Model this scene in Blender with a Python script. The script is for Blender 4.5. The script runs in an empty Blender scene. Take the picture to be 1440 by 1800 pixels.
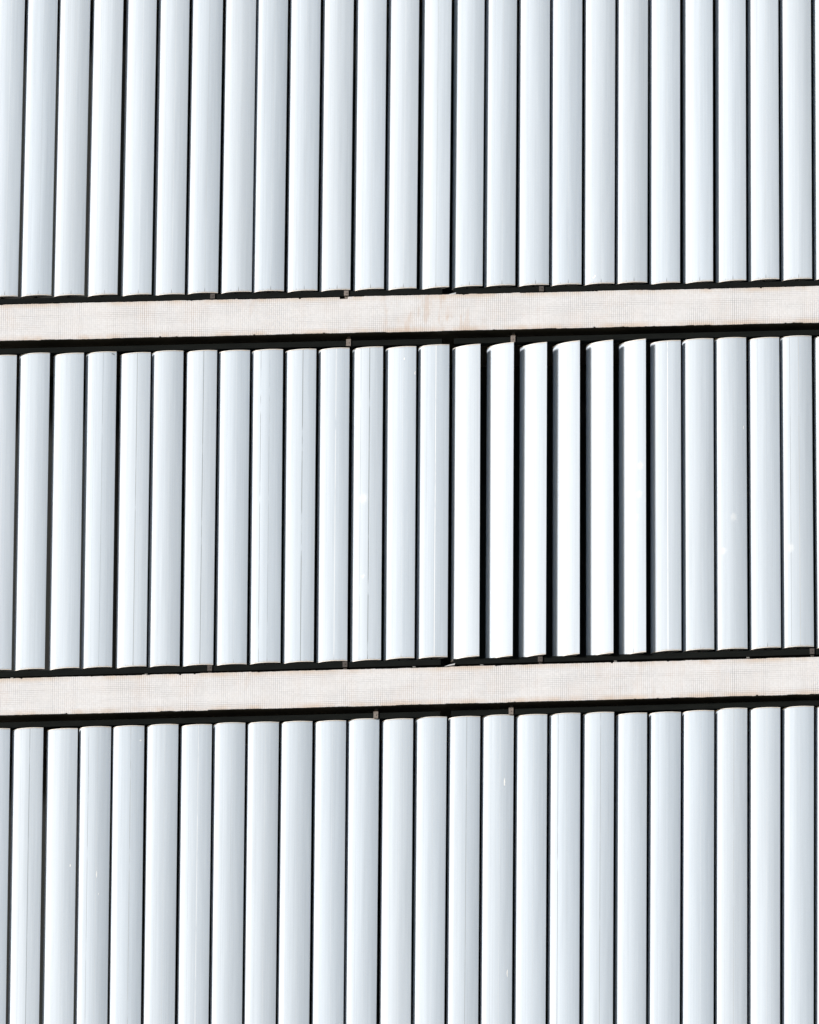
import bpy, bmesh, math, random
from mathutils import Matrix, Vector
random.seed(7)
S = bpy.context.scene
COL = S.collection

# ---------------------------------------------------------------- camera, sky, sun, exposure
CAM_LOC=(13.9252,-176.9498,-79.0432)
CAM_AXES=[[0.9971341, 0.0753263, 0.0070378], [0.0242339, -0.4061459, 0.9134869], [0.071668, -0.9106984, -0.4068073]]
LENS=632.019
cd = bpy.data.cameras.new("camera"); cam = bpy.data.objects.new("camera", cd); COL.objects.link(cam)
cd.lens = LENS; cd.sensor_width = 36; cd.clip_start = 1; cd.clip_end = 6000
m = Matrix(CAM_AXES).transposed().to_4x4(); m.translation = Vector(CAM_LOC)
cam.matrix_world = m; S.camera = cam

SUN_EL, SUN_AZ = 17.0, 55.0            # elevation; degrees to the left of the facade normal
w = bpy.data.worlds.new("World"); S.world = w; w.use_nodes = True
nt = w.node_tree; sky = nt.nodes.new('ShaderNodeTexSky'); sky.sky_type = 'NISHITA'; sky.sun_disc = False
sky.sun_elevation = math.radians(SUN_EL); sky.sun_rotation = math.radians(180 + SUN_AZ)
nt.links.new(sky.outputs[0], nt.nodes['Background'].inputs[0])
nt.nodes['Background'].inputs[1].default_value = 0.10
sl = bpy.data.lights.new("sun", 'SUN'); sun = bpy.data.objects.new("sun", sl); COL.objects.link(sun)
sl.energy = 5.0; sl.angle = math.radians(10.5); sl.color = (1.0, 0.98, 0.955)
e, a = math.radians(SUN_EL), math.radians(SUN_AZ)
d = Vector((-math.sin(a) * math.cos(e), -math.cos(a) * math.cos(e), math.sin(e)))
sun.rotation_euler = d.to_track_quat('Z', 'Y').to_euler(); sun.location = (-20, -20, 20)
S.view_settings.view_transform = 'Standard'; S.view_settings.look = 'None'
S.view_settings.exposure = 0.0; S.view_settings.gamma = 1

# ---------------------------------------------------------------- helpers
def link(name, me, mat=None, parent=None):
    o = bpy.data.objects.new(name, me); COL.objects.link(o)
    if mat:
        for mm in (mat if isinstance(mat, (list, tuple)) else [mat]): me.materials.append(mm)
    if parent: o.parent = parent
    return o
def bm_obj(name, bm, mat, parent=None, smooth=False):
    me = bpy.data.meshes.new(name); bmesh.ops.recalc_face_normals(bm, faces=bm.faces[:]); bm.to_mesh(me); bm.free()
    if smooth:
        for p in me.polygons: p.use_smooth = True
        me.set_sharp_from_angle(angle=math.radians(35))
    return link(name, me, mat, parent)
def box(bm, x0, x1, y0, y1, z0, z1, bev=0.0):
    r = bmesh.ops.create_cube(bm, size=1)
    for v in r['verts']:
        v.co = Vector(((x0 + x1) / 2 + v.co.x * (x1 - x0), (y0 + y1) / 2 + v.co.y * (y1 - y0), (z0 + z1) / 2 + v.co.z * (z1 - z0)))
    if bev:
        ed = {e for v in r['verts'] for e in v.link_edges}
        bmesh.ops.bevel(bm, geom=list(ed), offset=bev, segments=2, affect='EDGES', profile=.5)
def empty(name, loc=(0, 0, 0), rz=0.0):
    o = bpy.data.objects.new(name, None); COL.objects.link(o); o.location = loc; o.rotation_euler = (0, 0, rz)
    o.empty_display_size = .1
    return o
def tag(o, label, cat=None, group=None, kind=None):
    if label: o['label'] = label
    if cat: o['category'] = cat
    if group: o['group'] = group
    if kind: o['kind'] = kind

class N:
    def __init__(s, name):
        s.m = bpy.data.materials.new(name); s.m.use_nodes = True; s.t = s.m.node_tree
        s.b = s.t.nodes['Principled BSDF']
    def n(s, typ, **kw):
        x = s.t.nodes.new(typ)
        for k, v in kw.items(): setattr(x, k, v)
        return x
    def l(s, a, b): s.t.links.new(a, b)
    def put(s, sock, v):
        if hasattr(v, 'is_linked'): s.l(v, sock)
        else: sock.default_value = v
    def math(s, op, a, b=None, c=None, clamp=False):
        x = s.n('ShaderNodeMath', operation=op, use_clamp=clamp); s.put(x.inputs[0], a)
        if b is not None: s.put(x.inputs[1], b)
        if c is not None: s.put(x.inputs[2], c)
        return x.outputs[0]
    def mix(s, f, a, b, blend='MIX'):
        x = s.n('ShaderNodeMix', data_type='RGBA', blend_type=blend)
        s.put(x.inputs[0], f); s.put(x.inputs[6], a); s.put(x.inputs[7], b); return x.outputs[2]
    def ramp(s, v, lo, hi, a=0.0, b=1.0):
        x = s.n('ShaderNodeMapRange', interpolation_type='SMOOTHSTEP'); s.put(x.inputs[0], v)
        for i, q in ((1, lo), (2, hi), (3, a), (4, b)): s.put(x.inputs[i], q)
        return x.outputs[0]
    def noise(s, vec, scale=(1, 1, 1), sc=1.0, det=3.0, rough=.55):
        mp = s.n('ShaderNodeMapping'); mp.inputs['Scale'].default_value = scale; s.l(vec, mp.inputs[0])
        x = s.n('ShaderNodeTexNoise'); x.inputs['Scale'].default_value = sc; x.inputs['Detail'].default_value = det
        x.inputs['Roughness'].default_value = rough; s.l(mp.outputs[0], x.inputs['Vector']); return x.outputs[0]
    def attr(s, name):
        return s.n('ShaderNodeAttribute', attribute_type='OBJECT', attribute_name=name)

# ---------------------------------------------------------------- materials
def mat_blade():
    k = N('coated_aluminium'); tc = k.n('ShaderNodeTexCoord'); P = tc.outputs['Object']
    seed = k.attr('seed').outputs['Fac']
    off = k.n('ShaderNodeCombineXYZ'); k.l(seed, off.inputs[0]); k.l(seed, off.inputs[2])
    ad = k.n('ShaderNodeVectorMath', operation='ADD'); k.l(P, ad.inputs[0]); k.l(off.outputs[0], ad.inputs[1]); Q = ad.outputs[0]
    sp = k.n('ShaderNodeSeparateXYZ'); k.l(P, sp.inputs[0]); x, z = sp.outputs[0], sp.outputs[2]
    streak = k.noise(Q, (90, 1, .35), 1, 2)
    broad = k.noise(Q, (9, 1, .25), 1, 3)
    fleck = k.noise(Q, (160, 160, 90), 1, 2)
    tone = k.attr('tone').outputs['Fac']
    v = k.math('ADD', k.math('MULTIPLY', k.math('SUBTRACT', streak, .5), .21), k.math('MULTIPLY', k.math('SUBTRACT', broad, .5), .20))
    v = k.math('ADD', v, k.math('MULTIPLY', k.math('SUBTRACT', fleck, .5), .16))
    v = k.math('ADD', k.math('ADD', v, 1.0), tone)
    tint = k.attr('tint').outputs['Fac']
    base = k.mix(tint, (.55, .612, .683, 1), (.562, .618, .682, 1))
    sc = k.n('ShaderNodeVectorMath', operation='SCALE'); k.l(base, sc.inputs[0]); k.l(v, sc.inputs['Scale']); col = sc.outputs[0]
    # extrusion seams
    def line(x0, wd, strength):
        dd = k.math('ABSOLUTE', k.math('SUBTRACT', x, x0)); mk = k.ramp(dd, wd * .4, wd, 1, 0)
        brk = k.ramp(k.noise(Q, (1, 1, 2.3), 1, 3), .30, .48)
        return k.math('MULTIPLY', k.math('MULTIPLY', mk, brk), strength)
    s1 = k.attr('seam').outputs['Fac']; s2 = k.attr('seam_two').outputs['Fac']; sl_ = k.attr('seam_light').outputs['Fac']
    col = k.mix(line(.034, .0045, s1), col, (.10, .12, .13, 1))
    col = k.mix(line(-.062, .0035, s2), col, (.14, .15, .16, 1))
    col = k.mix(line(.034, .0045, sl_), col, (.95, .95, .95, 1))
    # drip marks at the foot of each blade
    tk = k.attr('tick').outputs['Fac']
    for x0, h, st in ((.034, .075, .85), (-.050, .045, .5)):
        dd = k.math('ABSOLUTE', k.math('SUBTRACT', x, x0)); mk = k.ramp(dd, .0012, .0035, 1, 0)
        mz = k.ramp(z, h * .35, h, 1, 0)
        col = k.mix(k.math('MULTIPLY', k.math('MULTIPLY', k.math('MULTIPLY', mk, mz), tk), st), col, (.05, .05, .05, 1))
    # warm grime along the last centimetres of the foot
    gr = k.math('MULTIPLY', k.ramp(z, .004, .035, 1, 0), k.ramp(k.noise(Q, (30, 1, 8), 1, 3), .35, .7))
    col = k.mix(k.math('MULTIPLY', gr, .45), col, (.42, .37, .30, 1))
    # pale soft splashes
    for nm in ('spot_one', 'spot_two', 'spot_three'):
        at = k.attr(nm); s3 = k.n('ShaderNodeSeparateXYZ'); k.l(at.outputs['Vector'], s3.inputs[0])
        wob = k.math('MULTIPLY', k.math('SUBTRACT', k.noise(Q, (45, 1, 45), 1, 3), .5), .05)
        dx = k.math('SUBTRACT', x, s3.outputs[0]); dz = k.math('MULTIPLY', k.math('SUBTRACT', z, s3.outputs[1]), .75)
        r = k.math('ADD', k.math('SQRT', k.math('ADD', k.math('MULTIPLY', dx, dx), k.math('MULTIPLY', dz, dz))), wob)
        rr = s3.outputs[2]
        col = k.mix(k.ramp(k.math('DIVIDE', r, rr), .2, 1.0, .32, 0), col, (.93, .93, .92, 1))
    k.l(col, k.b.inputs['Base Color'])
    k.b.inputs['Metallic'].default_value = BLADE_METAL; k.b.inputs['Specular IOR Level'].default_value = .38
    k.l(k.ramp(broad, .3, .7, BLADE_ROUGH - .04, BLADE_ROUGH + .05), k.b.inputs['Roughness'])
    bp = k.n('ShaderNodeBump'); bp.inputs['Strength'].default_value = .35; bp.inputs['Distance'].default_value = .006
    wav = k.noise(Q, (14, 1, 1.2), 1, 1)
    k.l(wav, bp.inputs['Height']); k.l(bp.outputs[0], k.b.inputs['Normal'])
    return k.m
BLADE_METAL, BLADE_ROUGH = 0.0, .52
M_BLADE = mat_blade()

def mat_simple(name, col, rough=.5, metal=0.0, var=.25, scale=(20, 20, 20), col2=None):
    k = N(name); tc = k.n('ShaderNodeTexCoord'); P = tc.outputs['Object']
    n = k.ramp(k.noise(P, scale, 1, 4), .3, .7)
    c2 = col2 or tuple(c * (1 - var) for c in col[:3])
    k.l(k.mix(n, (*col[:3], 1), (*c2[:3], 1)), k.b.inputs['Base Color'])
    k.b.inputs['Roughness'].default_value = rough; k.b.inputs['Metallic'].default_value = metal
    return k.m
M_CAP = mat_simple('cap_paint', (.78, .77, .75), .45, 0, .12, (25, 25, 25), (.74, .66, .58))
M_JOINT = mat_simple('dark_joint', (.16, .15, .14), .7)
M_RAIL = mat_simple('dark_rail_paint', (.0060, .0074, .0068), .9, 0, .5, (5, 5, 30), (.0035, .0046, .0042))
M_RAIL.node_tree.nodes['Principled BSDF'].inputs['Specular IOR Level'].default_value = .15
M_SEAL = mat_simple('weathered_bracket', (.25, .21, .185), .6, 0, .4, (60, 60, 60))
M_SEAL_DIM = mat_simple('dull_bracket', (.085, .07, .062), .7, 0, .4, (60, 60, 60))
M_LUG = mat_simple('dull_zinc', (.36, .34, .32), .5, .3, .4, (60, 60, 60))
M_TAB = mat_simple('bare_sheet_metal', (.70, .70, .70), .4, .2, .2, (40, 40, 40))
M_DROP = mat_simple('dried_white_splash', (.95, .95, .94), .8, 0, .05, (90, 90, 90))
M_DARK = mat_simple('dark_render', (.012, .012, .013), .8, 0, .3, (3, 3, 3))
M_BODY = mat_simple('building_concrete', (.20, .20, .19), .85, 0, .3, (.7, .7, .7))
M_GROUND = mat_simple('city_ground', (.12, .12, .115), .9, 0, .5, (.02, .02, .02), (.07, .08, .06))
def mat_glass():
    k = N('tinted_window'); k.b.inputs['Base Color'].default_value = (.006, .007, .008, 1)
    k.b.inputs['Roughness'].default_value = .12; return k.m
M_GLASS = mat_glass()
M_LINING = mat_simple('greenish_dark_lining', (.008, .010, .0075), .8, 0, .8, (9, 9, 2.2), (.006, .006, .006))

def mat_mosaic():
    k = N('white_mosaic_tile'); tc = k.n('ShaderNodeTexCoord'); P = tc.outputs['Object']
    sp = k.n('ShaderNodeSeparateXYZ'); k.l(P, sp.inputs[0]); x, y, z = sp.outputs
    T = .0223
    wx = k.math('MULTIPLY', k.math('SUBTRACT', k.noise(P, (3, 3, 1.5), 1, 2), .5), .012)
    wz = k.math('MULTIPLY', k.math('SUBTRACT', k.noise(P, (2.1, 3, 4), 1, 2), .5), .010)
    u = k.math('DIVIDE', k.math('ADD', x, wx), T); v = k.math('DIVIDE', k.math('ADD', z, wz), T)
    fu = k.math('ABSOLUTE', k.math('SUBTRACT', k.math('FRACT', u), .5)); fv = k.math('ABSOLUTE', k.math('SUBTRACT', k.math('FRACT', v), .5))
    iu, iv = k.math('FLOOR', u), k.math('FLOOR', v)
    cb = k.n('ShaderNodeCombineXYZ'); k.l(iu, cb.inputs[0]); k.l(iv, cb.inputs[1])
    wn = k.n('ShaderNodeTexWhiteNoise', noise_dimensions='2D'); k.l(cb.outputs[0], wn.inputs['Vector']); tile = wn.outputs['Value']
    w1 = k.n('ShaderNodeTexWhiteNoise', noise_dimensions='1D'); k.l(iu, w1.inputs['W']); w2 = k.n('ShaderNodeTexWhiteNoise', noise_dimensions='1D'); k.l(iv, w2.inputs['W'])
    gv = k.ramp(fu, .40, .46); gh = k.ramp(fv, .405, .46)
    patch = k.ramp(k.noise(P, (1.6, 1, 1.6), 1, 3), .30, .68)
    patch2 = k.ramp(k.noise(P, (.9, 1, 9), 1, 3), .40, .66)
    sv = k.math('ADD', k.math('MULTIPLY', patch, .62), k.math('ADD', k.math('MULTIPLY', w1.outputs['Value'], .25), k.math('MULTIPLY', k.math('POWER', w1.outputs['Value'], 12.0), .35)))
    sh = k.math('ADD', k.math('MULTIPLY', patch2, .5), k.math('MULTIPLY', k.math('POWER', w2.outputs['Value'], 3.0), .32))
    g = k.math('MAXIMUM', k.math('MULTIPLY', gv, sv), k.math('MULTIPLY', gh, sh), clamp=True)
    n3 = k.noise(P, (3, 3, 5), 1, 4)
    base = k.mix(tile, (.795, .785, .795, 1), (.74, .73, .735, 1))
    base = k.mix(k.math('MULTIPLY', k.ramp(n3, .4, .7), .35), base, (.75, .715, .70, 1))
    # weathering: ochre streaks near the two edges, and patches
    half = .215
    edge = k.ramp(k.math('ABSOLUTE', z), half - .075, half - .005)
    en = k.ramp(k.noise(P, (2.3, 1, 1), 1, 4, .65), .38, .62)
    st = k.math('MULTIPLY', edge, k.math('ADD', k.math('MULTIPLY', en, .5), .12))
    base = k.mix(st, base, (.62, .47, .34, 1))
    dr = k.ramp(k.noise(P, (5.5, 1, .9), 1, 4, .6), .58, .78)
    pz = k.ramp(k.noise(P, (.7, 1, .3), 2, 2), .48, .62)
    sx = k.attr('stain_x').outputs['Fac']
    near = k.ramp(k.math('ABSOLUTE', k.math('SUBTRACT', x, sx)), .25, .75, 1, 0)
    loc = k.math('MULTIPLY', near, k.ramp(k.noise(P, (9, 1, 2.2), 1, 4, .65), .50, .66))
    rust = k.math('ADD', k.math('MULTIPLY', k.math('MULTIPLY', dr, pz), .28), k.math('MULTIPLY', loc, k.attr('stain_strength').outputs['Fac']), clamp=True)
    col = k.mix(rust, base, (.60, .44, .33, 1))
    gcol = k.mix(k.ramp(k.noise(P, (4, 1, 2), 1, 3), .45, .65), (.17, .16, .17, 1), (.30, .17, .10, 1))
    col = k.mix(g, col, gcol)
    k.l(col, k.b.inputs['Base Color']); k.b.inputs['Roughness'].default_value = .5
    bp = k.n('ShaderNodeBump'); bp.inputs['Strength'].default_value = .5; bp.inputs['Distance'].default_value = .002
    k.l(k.math('SUBTRACT', k.math('MULTIPLY', tile, .4), k.math('MAXIMUM', gv, gh)), bp.inputs['Height']); k.l(bp.outputs[0], k.b.inputs['Normal'])
    return k.m
M_MOSAIC = mat_mosaic()
M_SOFFIT = mat_simple('stained_concrete', (.16, .13, .09), .9, 0, .5, (2, 2, 2))

# ---------------------------------------------------------------- ground and building
GZ = CAM_LOC[2] - 1.6
bm = bmesh.new(); v = [bm.verts.new((x, y, GZ)) for x, y in ((-4000, -4000), (4000, -4000), (4000, 4000), (-4000, 4000))]; bm.faces.new(v)
g = bm_obj('ground', bm, M_GROUND); g['kind'] = 'structure'

XL, XR = -9.0, 9.0
bld = empty('office_building', (0, 1, GZ))
tag(bld, 'office building with white mosaic floor bands between the rows of blades', 'building')
def part(name, bm, mat, **kw):
    o = bm_obj(name, bm, mat, **kw); o.parent = bld; o.matrix_parent_inverse = Matrix.Translation(Vector((0, -1, -GZ))); return o
bm = bmesh.new(); box(bm, XL, XR, 1.0, 14, GZ, 11.2); box(bm, XL + 3, XR - 3, 3.5, 11, 11.2, 13.0)
part('tower_core', bm, M_DARK)
bm = bmesh.new()
for i in range(-6, 6):
    box(bm, i * 1.44 + .40, i * 1.44 + .46, .86, .93, -6.3, 6.5, .004)
part('window_mullions', bm, M_LINING)
bm = bmesh.new(); box(bm, XL, XR, .93, .99, -6.6, 6.9)
part('window_wall', bm, M_LINING)

BY = -.08                                   # front face of the bands
def band(zc, chips=(), seed=1, slope=0.0, xl=XL, xr=XR, label=None):
    """slab edge: an extruded front outline whose top and bottom edges follow the broken tile rows"""
    rnd = random.Random(seed); T = .0223; h = .2155
    def edge(sign):
        pts = []; x = xl
        off = 0
        while x < xr - 1e-6:
            if rnd.random() < .12: off = rnd.uniform(-.0035, .0035)
            y = h + off + rnd.uniform(-.0012, .0012)
            if rnd.random() < .015: y -= rnd.uniform(.004, .011)
            for (c0, c1, dp, sg) in chips:
                if sg == sign and c0 <= x + T / 2 <= c1: y = h - dp
            pts.append((x, sign * y)); pts.append((min(x + T * .86, xr), sign * y))
            x += T
        return pts
    top, bot = edge(1), edge(-1)
    bm = bmesh.new()
    n = min(len(top), len(bot))
    rows = []
    for yy in (BY, BY + .012):
        rt = [bm.verts.new((p[0], yy, p[1])) for p in top[:n]]; rb = [bm.verts.new((p[0], yy, p[1])) for p in bot[:n]]; rows.append((rt, rb))
    (ft, fb), (kt, kb) = rows
    for i in range(n - 1):
        bm.faces.new((ft[i], ft[i + 1], fb[i + 1], fb[i])); bm.faces.new((kt[i + 1], kt[i], kb[i], kb[i + 1]))
        bm.faces.new((kt[i], kt[i + 1], ft[i + 1], ft[i])); bm.faces.new((fb[i], fb[i + 1], kb[i + 1], kb[i]))
    bm.faces.new((ft[0], fb[0], kb[0], kt[0])); bm.faces.new((ft[-1], kt[-1], kb[-1], fb[-1]))
    o = part('floor_band', bm, M_MOSAIC); o.matrix_parent_inverse = Matrix.Translation(Vector((0, -1, -GZ))); o.location = (0, 0, zc); o.rotation_euler = (0, -slope, 0)
    if label: o['label'] = label
    b2 = bmesh.new(); box(b2, xl, xr, BY + .0125, .99, -h + .016, h - .016)
    s = bm_obj('slab', b2, M_SOFFIT, o)
    return o
Z1, Z2 = 2.325, -2.088                      # centres of the two visible bands
b_ = band(Z1, chips=((-.768, -.672, .026, 1),), seed=3, slope=-.0028, label='upper white mosaic floor band with broken tiles at its top edge')
b_['stain_x'] = .2; b_['stain_strength'] = .42
b_ = band(Z2, chips=((-3.70, -3.675, .010, -1),), seed=9, slope=.0033, label='lower white mosaic floor band between middle and bottom rows of slats')
b_['stain_x'] = 2.5; b_['stain_strength'] = .15
band(Z1 + 4.415, seed=11); band(Z2 - 4.415, seed=12)

# ---------------------------------------------------------------- blades
XA=[-4.2852, -3.921, -3.5621, -3.1981, -2.8291, -2.4674, -2.1016, -1.7349, -1.3839, -1.0216, -0.6604, -0.2973, 0.0595, 0.4152, 0.7781, 1.1335, 1.4982, 1.8525, 2.2128, 2.571, 2.9239, 3.2819, 3.6428, 4.0006, 4.3572]
XB=[-4.295, -3.9341, -3.5609, -3.2054, -2.8334, -2.476, -2.1104, -1.75, -1.3877, -1.0266, -0.6645, -0.2994, 0.0615, 0.4203, 0.7604, 1.122, 1.4815, 1.8419, 2.2043, 2.5583, 2.939, 3.2928, 3.6507, 4.0095, 4.3631]
XC=[-4.2929, -3.9342, -3.5633, -3.2017, -2.8422, -2.4768, -2.1144, -1.7543, -1.3932, -1.0322, -0.6673, -0.3116, 0.0552, 0.4158, 0.7772, 1.1376, 1.4979, 1.857, 2.2181, 2.5729, 2.9348, 3.2946, 3.6512, 4.0046, 4.3641]
GA=[3.3, 3.7, 6.7, 6.7, 5.0, 3.3, 4.3, 3.3, 5.7, 5.7, 6.7, 7.3, 11.0, 7.3, 5.0, 5.0, 4.3, 5.3, 4.0, 7.3, 9.7, 8.3, 6.7, 6.3, 6.0]
GB=[5.7, 7.3, 5.3, 6.7, 3.3, 5.3, 4.3, 4.7, 6.0, 6.3, 7.3, 7.3, 6.0, 8.3, 9.7, 10.0, 8.3, 11.0, 10.3, 4.3, 2.3, 3.7, 6.7, 3.7, 6.7]
GC=[6.0, 5.7, 1.7, 2.7, 3.3, 5.0, 2.7, 3.0, 3.3, 4.3, 3.7, 5.7, 5.0, 4.0, 4.3, 5.3, 5.7, 6.0, 6.7, 3.7, 4.0, 4.7, 6.0, 5.7, 4.3]
ZAB=[2.6833, 2.6845, 2.6769, 2.676, 2.6679, 2.6579, 2.6638, 2.6672, 2.6666, 2.6633, 2.6625, 2.6637, 2.6606, 2.6668, 2.668, 2.665, 2.6616, 2.6563, 2.6577, 2.6592, 2.6493, 2.6552, 2.6566, 2.6602, 2.6549]
ZBT=[1.9803, 1.9976, 1.9875, 1.9913, 1.9743, 1.9823, 1.979, 1.9692, 1.9709, 1.9657, 1.9694, 1.973, 1.9672, 1.9777, 1.978, 1.9876, 1.9791, 1.9891, 1.988, 1.9898, 1.961, 1.9717, 1.9734, 1.9677, 1.9743]
ZBB=[-1.7514, -1.7493, -1.7456, -1.746, -1.7462, -1.7515, -1.7474, -1.7501, -1.7415, -1.7393, -1.738, -1.736, -1.7233, -1.7211, -1.7186, -1.7239, -1.7151, -1.7199, -1.7186, -1.7163, -1.7081, -1.7065, -1.7092, -1.7024, -1.7029]
ZCT=[-2.4391, -2.4372, -2.4556, -2.4469, -2.445, -2.4366, -2.4458, -2.4372, -2.4375, -2.4379, -2.4382, -2.4274, -2.4345, -2.4216, -2.4263, -2.4178, -2.4203, -2.4139, -2.412, -2.43, -2.4304, -2.4218, -2.402, -2.4023, -2.3982]
LA=[0.00614, 0.00496, 0.00492, 0.00527, 0.00369, 0.00325, 0.00438, 0.00356, 0.00311, 0.00149, 0.00261, 0.00138, 0.00171, 0.00244, 0.00119, 0.00112, -0.00014, -0.00061, 0.00052, 0.00085, -0.00084, -0.00132, -0.0014, -0.00189, -0.00197]
LB=[-0.0003, 0.00015, -0.00084, -4e-05, 4e-05, -0.00062, 0.00017, -0.00087, -0.00191, -0.00114, -0.00147, -0.00143, -0.00141, -0.00066, -0.00213, -0.00103, -0.00067, -0.00286, -0.00359, -0.00289, -0.00288, -0.00292, -0.00368, -0.00409, -0.00487]
LC=[-0.00248, -0.00154, -0.00059, -0.00165, -0.00191, -0.00058, -0.00044, -0.00031, 0.00022, 0.00074, -0.0003, 0.00138, 0.00036, 0.00164, 0.001, 0.00151, 0.00125, 0.00061, 0.0015, 0.00161, 0.00287, 0.00186, 0.00122, 0.00246, 0.00294]
CH = .348; PY = .025
KEY = [(0, -4.6), (.5, -3.4), (1.4, -1.9), (3.3, .1), (7, 2.2), (12, 3.8), (20, 4.7), (27, 4.95), (34, 4.6), (41, 3.65), (47, 2.4), (52, 1.1), (55.5, 0)]
BACK = [(55.5, -.5), (50, -2.0), (40, -5.0), (28, -7.0), (16, -7.2), (7, -7.0), (2.2, -6.1), (.4, -5.2)]
SC = CH / 55.5
def catmull(pts, per):
    out = []
    for i in range(len(pts) - 1):
        p0 = pts[max(i - 1, 0)]; p1 = pts[i]; p2 = pts[i + 1]; p3 = pts[min(i + 2, len(pts) - 1)]
        for k in range(per):
            t = k / per
            out.append(tuple(.5 * (2 * p1[j] + (p2[j] - p0[j]) * t + (2 * p0[j] - 5 * p1[j] + 4 * p2[j] - p3[j]) * t * t + (3 * p1[j] - p0[j] - 3 * p2[j] + p3[j]) * t ** 3) for j in (0, 1)))
    out.append(pts[-1]); return out
FRONT = [((x - 27.75) * SC, -y * SC) for x, y in catmull(KEY, 3)]
REAR = [((x - 27.75) * SC, -y * SC) for x, y in catmull(BACK, 2)]
PROF = FRONT + REAR
def front_y(x):
    for (a, b), (c, d2) in zip(FRONT, FRONT[1:]):
        if a <= x <= c: return b + (d2 - b) * (x - a) / max(c - a, 1e-9)
    return 0.0
def prism(bm, prof, z0, z1, caps=True, grow=0.0, zs=None):
    cx = sum(p[0] for p in prof) / len(prof); cy = sum(p[1] for p in prof) / len(prof)
    zs = zs or [z0, z1]; rings = []
    P = []
    n = len(prof)
    for i, p in enumerate(prof):
        q0, q1 = prof[i - 1], prof[(i + 1) % n]; t = Vector((q1[0] - q0[0], q1[1] - q0[1])).normalized()
        P.append((p[0] + (-t.y) * -grow * -1, p[1] + t.x * grow))   # offset along the outline normal
    for z in zs: rings.append([bm.verts.new((x, y, z)) for x, y in P])
    for r0, r1 in zip(rings, rings[1:]):
        for i in range(n):
            j = (i + 1) % n; bm.faces.new((r0[i], r0[j], r1[j], r1[i]))
    if caps: bm.faces.new(rings[0][::-1]); bm.faces.new(rings[-1])
# outline runs left-to-right along the front (y negative): its outward normal is (ty, -tx)
def grown(g):
    n = len(PROF); out = []
    for i, p in enumerate(PROF):
        q0, q1 = PROF[i - 1], PROF[(i + 1) % n]; t = Vector((q1[0] - q0[0], q1[1] - q0[1])).normalized()
        out.append((p[0] + t.y * g, p[1] - t.x * g))
    return out
CAPH, JNT = .0085, .0022
cap_mesh = {}
def get_cap(up):
    if up in cap_mesh: return cap_mesh[up]
    bm = bmesh.new(); s = 1 if up else -1
    prism(bm, grown(.0012), 0, CAPH)
    inner = grown(-.004)
    prism(bm, inner, -JNT * s if up else CAPH, 0 if up else CAPH + JNT)
    for f in bm.faces:
        zc = sum(v.co.z for v in f.verts) / len(f.verts)
        f.material_index = 1 if (zc < 0 or zc > CAPH) else 0
    nf = len(bm.faces)
    r = bmesh.ops.create_cone(bm, cap_ends=True, segments=16, radius1=.016, radius2=.016, depth=.05)
    for v in r['verts']: v.co.z += (CAPH + .02) if up else -.02; v.co.y += .018
    bm.faces.ensure_lookup_table()
    for f in bm.faces[nf:]: f.material_index = 2
    me = bpy.data.meshes.new('end_cap'); bmesh.ops.recalc_face_normals(bm, faces=bm.faces[:]); bm.to_mesh(me); bm.free()
    me.materials.append(M_CAP); me.materials.append(M_JOINT); me.materials.append(M_RAIL)
    for p in me.polygons: p.use_smooth = True
    me.set_sharp_from_angle(angle=math.radians(35))
    cap_mesh[up] = me; return me

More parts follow.
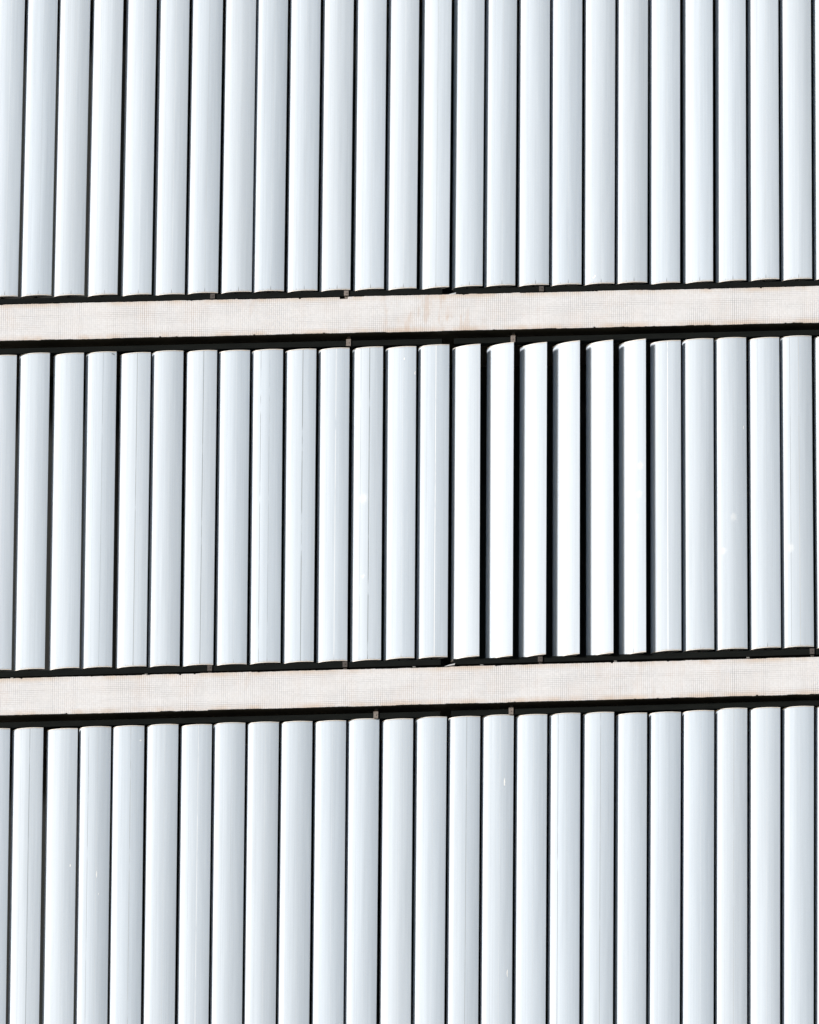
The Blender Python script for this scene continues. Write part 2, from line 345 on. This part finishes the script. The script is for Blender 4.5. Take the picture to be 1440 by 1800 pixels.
OPEN = {14: 20.5, 15: 25.0, 16: 24.6, 17: 25.2, 18: 24.8, 19: 25.3}
def tilt_of(g): return max(1.5, min(15, 2.8 + (g - 2.5) * 1.35))
rnd = random.Random(21)
blades = {}
def drop_poly(bm, x, z, wd, ht, bend=0.0, sd=0, mi=1):
    r = random.Random(sd); n = 14; ring = []
    for i in range(n):
        a = 2 * math.pi * i / n; rr = 1 + r.uniform(-.22, .22)
        xx = x + math.cos(a) * wd / 2 * rr + bend * math.sin(a) ** 2; zz = z + math.sin(a) * ht / 2 * rr
        ring.append(bm.verts.new((xx, front_y(xx) - .0009, zz)))
    c = bm.verts.new((x + bend * .3, front_y(x) - .0010, z)); fs = []
    for i in range(n): fs.append(bm.faces.new((c, ring[i], ring[(i + 1) % n])))
    for f in fs: f.material_index = mi
    return fs
def make_blade(row, i, xr, zb, zt, t, label, group, props=None, drops=(), lean=0.0):
    t = math.radians(t)
    yt = PY - CH / 2 * math.sin(t)                          # depth of the free right edge
    xc = xr - yt * .0787 - CH / 2 * math.cos(t)
    xb = xc - lean * 1.8; xmid = xc
    root = empty('vertical_louver', (xb, PY, zb), -t); root.rotation_euler = (0, lean, -t); tag(root, label, 'louver blade', group)
    H = zt - zb
    bm = bmesh.new(); z0, z1 = CAPH + JNT, H - CAPH - JNT
    prism(bm, PROF, z0, z1, zs=[z0 + (z1 - z0) * k / 6 for k in range(7)])
    bmesh.ops.recalc_face_normals(bm, faces=bm.faces[:])
    for k, dd in enumerate(drops):
        drop_poly(bm, (dd[0] - xc) / math.cos(t), dd[1] - zb, dd[2], dd[3], dd[4] if len(dd) > 4 else 0, k + i, dd[5] if len(dd) > 5 else 1)
    me = bpy.data.meshes.new('blade_shell'); bm.to_mesh(me); bm.free()
    for p in me.polygons: p.use_smooth = p.material_index == 0
    me.set_sharp_from_angle(angle=math.radians(40))
    sh = link('blade_shell', me, [M_BLADE, M_DROP, M_JOINT], root)
    sh['seed'] = rnd.uniform(0, 60); sh['tone'] = rnd.uniform(-.025, .025); sh['tint'] = rnd.random()
    sh['seam'] = rnd.uniform(0, .10); sh['seam_two'] = rnd.uniform(0, .18); sh['seam_light'] = rnd.uniform(0, .2)
    sh['tick'] = {'A': 1.0, 'B': rnd.choice((.15, .5, .9)), 'C': 1.0}[row]
    for nm in ('spot_one', 'spot_two', 'spot_three'): sh[nm] = (0.0, -9.0, .02)
    for kk, vv in (props or {}).items():
        if kk == 'spots':
            for nm, (sx, sz, sr) in zip(('spot_one', 'spot_two', 'spot_three'), vv): sh[nm] = ((sx - xc) / math.cos(t), sz - zb, sr)
        else: sh[kk] = vv
    for up in (0, 1):
        c = link('end_cap', get_cap(up), None, root); c.location = (0, 0, H - CAPH if up else 0)
    return root

ORD = ['', 'first', 'second', 'third', 'fourth', 'fifth', 'sixth', 'seventh', 'eighth', 'ninth', 'tenth', 'eleventh', 'twelfth', 'thirteenth', 'fourteenth']
ROWN = {'A': 'top row', 'B': 'middle row', 'C': 'bottom row'}
LOOK = {   # what each one shows of its own
    'A': {12: 'left of the widest dark gap', 18: 'with small white fleck low down', 10: 'above the broken tiles'},
    'B': {2: 'plain', 3: 'with a chipped top right corner', 4: 'with a thin dark seam', 6: 'with a strong dark seam', 8: 'with two faint seams',
          9: 'with a broken dark seam', 11: 'with a full dark seam and smudges', 12: 'with white flecks near its top', 13: 'with a pale seam',
          20: 'with a shaded left side and pale seam', 22: 'with pale splashes halfway down', 24: 'with a pale splash and dark seam'},
    'C': {1: 'with a thin dark seam', 2: 'with one white speck', 3: 'with a white dash halfway down', 4: 'with faint seam and top speck', 14: 'with a hairline seam',
          15: 'with two white dashes', 17: 'with seam left of centre', 18: 'with a hairline seam'}}
def label_for(row, i):
    look = LOOK[row].get(i); look = (' ' + look) if look and look != 'plain' else ''
    if row == 'B' and 14 <= i <= 19:
        k = i - 13
        nm = {1: 'leftmost of the six opened white blades, half in shadow', 6: 'rightmost of the six opened white blades, with pale smudges'}.get(k)
        return nm or f'opened white blade, {ORD[k]} from the left of the six turned ones'
    if i == 0: return f'white blade cut off by the left edge of the photo, {ROWN[row]}'
    if i == 25: return f'sliver of white blade cut off by the right edge, {ROWN[row]}'
    if row == 'B':
        if i <= 13:
            k = 14 - i
            if k == 1: return 'closed white blade with a pale seam, directly left of the opened blades'
            return f'closed white blade{look}, {ORD[k]} left of the opened ones'
        k = i - 19
        if k == 1: return 'closed white blade with shaded left side, directly right of the opened ones'
        return f'closed white blade{look}, {ORD[k]} right of the opened blades'
    if i < 13: return f'white blade{look}, {ORD[i + 1]} from left in the {ROWN[row]}'
    return f'white blade{look}, {ORD[26 - i]} from right in the {ROWN[row]}'
GRP = {'A': 'louver blades of the top row', 'B': 'louver blades of the middle row', 'C': 'louver blades of the bottom row'}
PROPS = {('B', 4): dict(seam=.75), ('B', 6): dict(seam=.8), ('B', 8): dict(seam=.35, seam_two=.8), ('B', 9): dict(seam=.95), ('B', 11): dict(seam=1.0, seam_two=.4, spots=[(-.494, .175, .065), (-.492, -.746, .03)]),
         ('B', 13): dict(seam=0.0, seam_light=.9), ('B', 3): dict(seam=.3), ('B', 10): dict(seam_light=.6), ('B', 19): dict(seam=.35, spots=[(2.507, .465, .045), (2.496, .129, .045), (2.465, -.139, .04)]),
         ('B', 17): dict(seam=.4), ('B', 20): dict(seam=0.0, seam_light=1.0), ('B', 22): dict(spots=[(3.511, -.154, .05), (3.4, -.547, .045)]), ('B', 24): dict(seam=.55, seam_light=.4, seam_two=.5, spots=[(4.125, -.532, .055)]),
         ('B', 18): dict(spots=[(2.053, -.115, .045)]),
         ('C', 1): dict(seam=.7), ('C', 4): dict(seam=.5), ('C', 3): dict(seam_two=.5), ('C', 14): dict(seam=.6), ('C', 17): dict(seam_two=.8), ('C', 18): dict(seam=.55), ('C', 22): dict(seam=.3), ('C', 6): dict(seam_light=.5),
         ('A', 13): dict(seam=.25), ('A', 6): dict(seam=.2)}
DROPS = {('C', 15): [(1.046, -3.202, .014, .095, .003), (.865, -3.701, .014, .03)], ('C', 3): [(-3.335, -4.167, .010, .08), (-3.312, -4.395, .006, .03)],
         ('C', 2): [(-3.619, -4.06, .014, .035)], ('C', 4): [(-2.878, -2.611, .022, .022)], ('B', 12): [(-.061, 1.819, .012, .03), (.051, 1.647, .014, .05, .006)],
         ('A', 18): [(1.990, 2.735, .03, .016), (2.006, 2.75, .01, .03)], ('B', 3): [(-3.246, 1.966, .03, .010, 0, 2), (-3.232, 1.958, .010, .014, 0, 2)], ('B', 22): [(3.62, .91, .008, .05, .004)], ('B', 19): [(2.37, 1.347, .010, .010)]}
DROPS[('C', 15)].append((1.087, -5.423, .012, .085, .007))
def nz(v): return v + .0065
for row, XS, GS in (('A', XA, GA), ('B', XB, GB), ('C', XC, GC)):
    xs = XS + [XS[-1] + .359]; gs = GS + [GS[-1] + .3]
    gs = [5.0] + gs[:-1]                                    # gap i lies to the left of blade i
    for i, (x, g) in enumerate(zip(xs, gs)):
        j = min(i, 24)
        t = OPEN.get(i) if row == 'B' and i in OPEN else tilt_of(g)
        if row == 'B' and i == 20: t = 11.0
        if row == 'B' and i == 21: t = 7.0
        y = (PY - CH / 2 * math.sin(math.radians(t))) * .4453
        if row == 'A': zb, zt = ZAB[j] + y, 6.395 + rnd.uniform(-.006, .006)
        elif row == 'B': zb, zt = ZBB[j] + y, ZBT[j] + y
        else: zb, zt = -6.17 + rnd.uniform(-.006, .006), ZCT[j] + y
        make_blade(row, i, x, zb, zt, t, label_for(row, i), 'opened louver blades' if row == 'B' and i in OPEN else GRP[row],
                   PROPS.get((row, i)), DROPS.get((row, i), ()), {'A': LA, 'B': LB, 'C': LC}[row][j])

# ---------------------------------------------------------------- rails with their brackets
def rail(x0, x1, z0, z1, label, brackets, head, lugs=(), tab=None, slope=0.0):
    root = empty('louver_rail', ((x0 + x1) / 2, .04, z0)); tag(root, label, 'rail', 'dark rails carrying the louver blades')
    root.rotation_euler = (0, -slope, 0)
    ox, oy, oz = (x0 + x1) / 2, .04, z0
    bm = bmesh.new(); h = z1 - z0
    hx = (x1 - x0) / 2
    # C channel: web in front, two flanges
    box(bm, -hx, hx, -.040, -.034, 0, h); box(bm, -hx, hx, -.0335, .04, 0, .006); box(bm, -hx, hx, -.0335, .04, h - .006, h)
    bm_obj('channel', bm, M_RAIL, root)
    for (bx, bright) in brackets:
        bm = bmesh.new(); k = bx - ox
        zz0, zz1 = (-.004, h + .014) if head else (.001, h + .002)
        box(bm, k - .025, k + .025, -.052, -.0405, zz0, zz1, .0015)
        box(bm, k - .018, k + .018, -.0335 if not head else .005, .035, (h + .001) if head else -.075, (h + .115) if head else -.001)
        r = bmesh.ops.create_cone(bm, cap_ends=True, segments=6, radius1=.006, radius2=.006, depth=.006)
        for v in r['verts']: v.co = Vector((k + v.co.x, -.0545 + v.co.z * .9, h * .55 + v.co.y))
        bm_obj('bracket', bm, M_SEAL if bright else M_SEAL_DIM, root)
    for lx in lugs:
        bm = bmesh.new(); k = lx - ox
        box(bm, k - .015, k + .015, -.115, -.085, -.052, -.040, .001)
        box(bm, k - .012, k + .012, -.084, .03, -.049, -.043)
        bm_obj('fixing_lug', bm, M_LUG, root)
    if tab:
        bm = bmesh.new(); k = tab - ox
        vs = [bm.verts.new(p) for p in ((k - .055, -.05, -.026), (k + .06, -.05, -.008), (k + .064, -.05, .010), (k + .0, -.05, -.004))]
        f = bm.faces.new(vs); ex = bmesh.ops.extrude_face_region(bm, geom=[f])
        for q in ex['geom']:
            if isinstance(q, bmesh.types.BMVert): q.co.y += .05
        bm_obj('joint_tab', bm, M_TAB, root)
    return root
RL, RR = -7.5, 7.5
rail(RL, .338, 2.596, 2.656, 'dark rail under the top row, left of the joint, above the broken tiles', ((-2.165, 0), (-.706, 1)), False, (), slope=-.003)
rail(.459, RR, 2.573, 2.633, 'dark rail under the top row of blades, right of the joint', ((1.42, 0),), False, (), tab=.425, slope=-.003)
rail(RL, .338, 1.998, 2.060, 'dark rail above the middle row of blades, left of the joint', ((-.677, 1),), True, (), slope=-.0025)
rail(.469, RR, 1.984, 2.046, 'dark rail above the opened blades, right of the joint', ((1.113, 1),), True, slope=-.001)
rail(RL, .350, -1.829, -1.763, 'dark rail under the closed blades of the middle row, left of the joint', ((-2.145, 0), (-.683, 0)), False, (-4.279, -2.827, .068), slope=.0045)
rail(.486, RR, -1.795, -1.729, 'dark rail under the opened blades, right of the joint', ((1.425, 0), (4.354, 0)), False, (.799, 2.24, 3.667), tab=.44, slope=.0045)
rail(RL, .347, -2.427, -2.364, 'dark rail above the bottom row of blades, left of the joint', ((-.345, 1),), True, slope=.002)
rail(.465, RR, -2.394, -2.331, 'dark rail above the bottom row of blades, right of the joint', ((1.113, 1),), True, slope=.006)
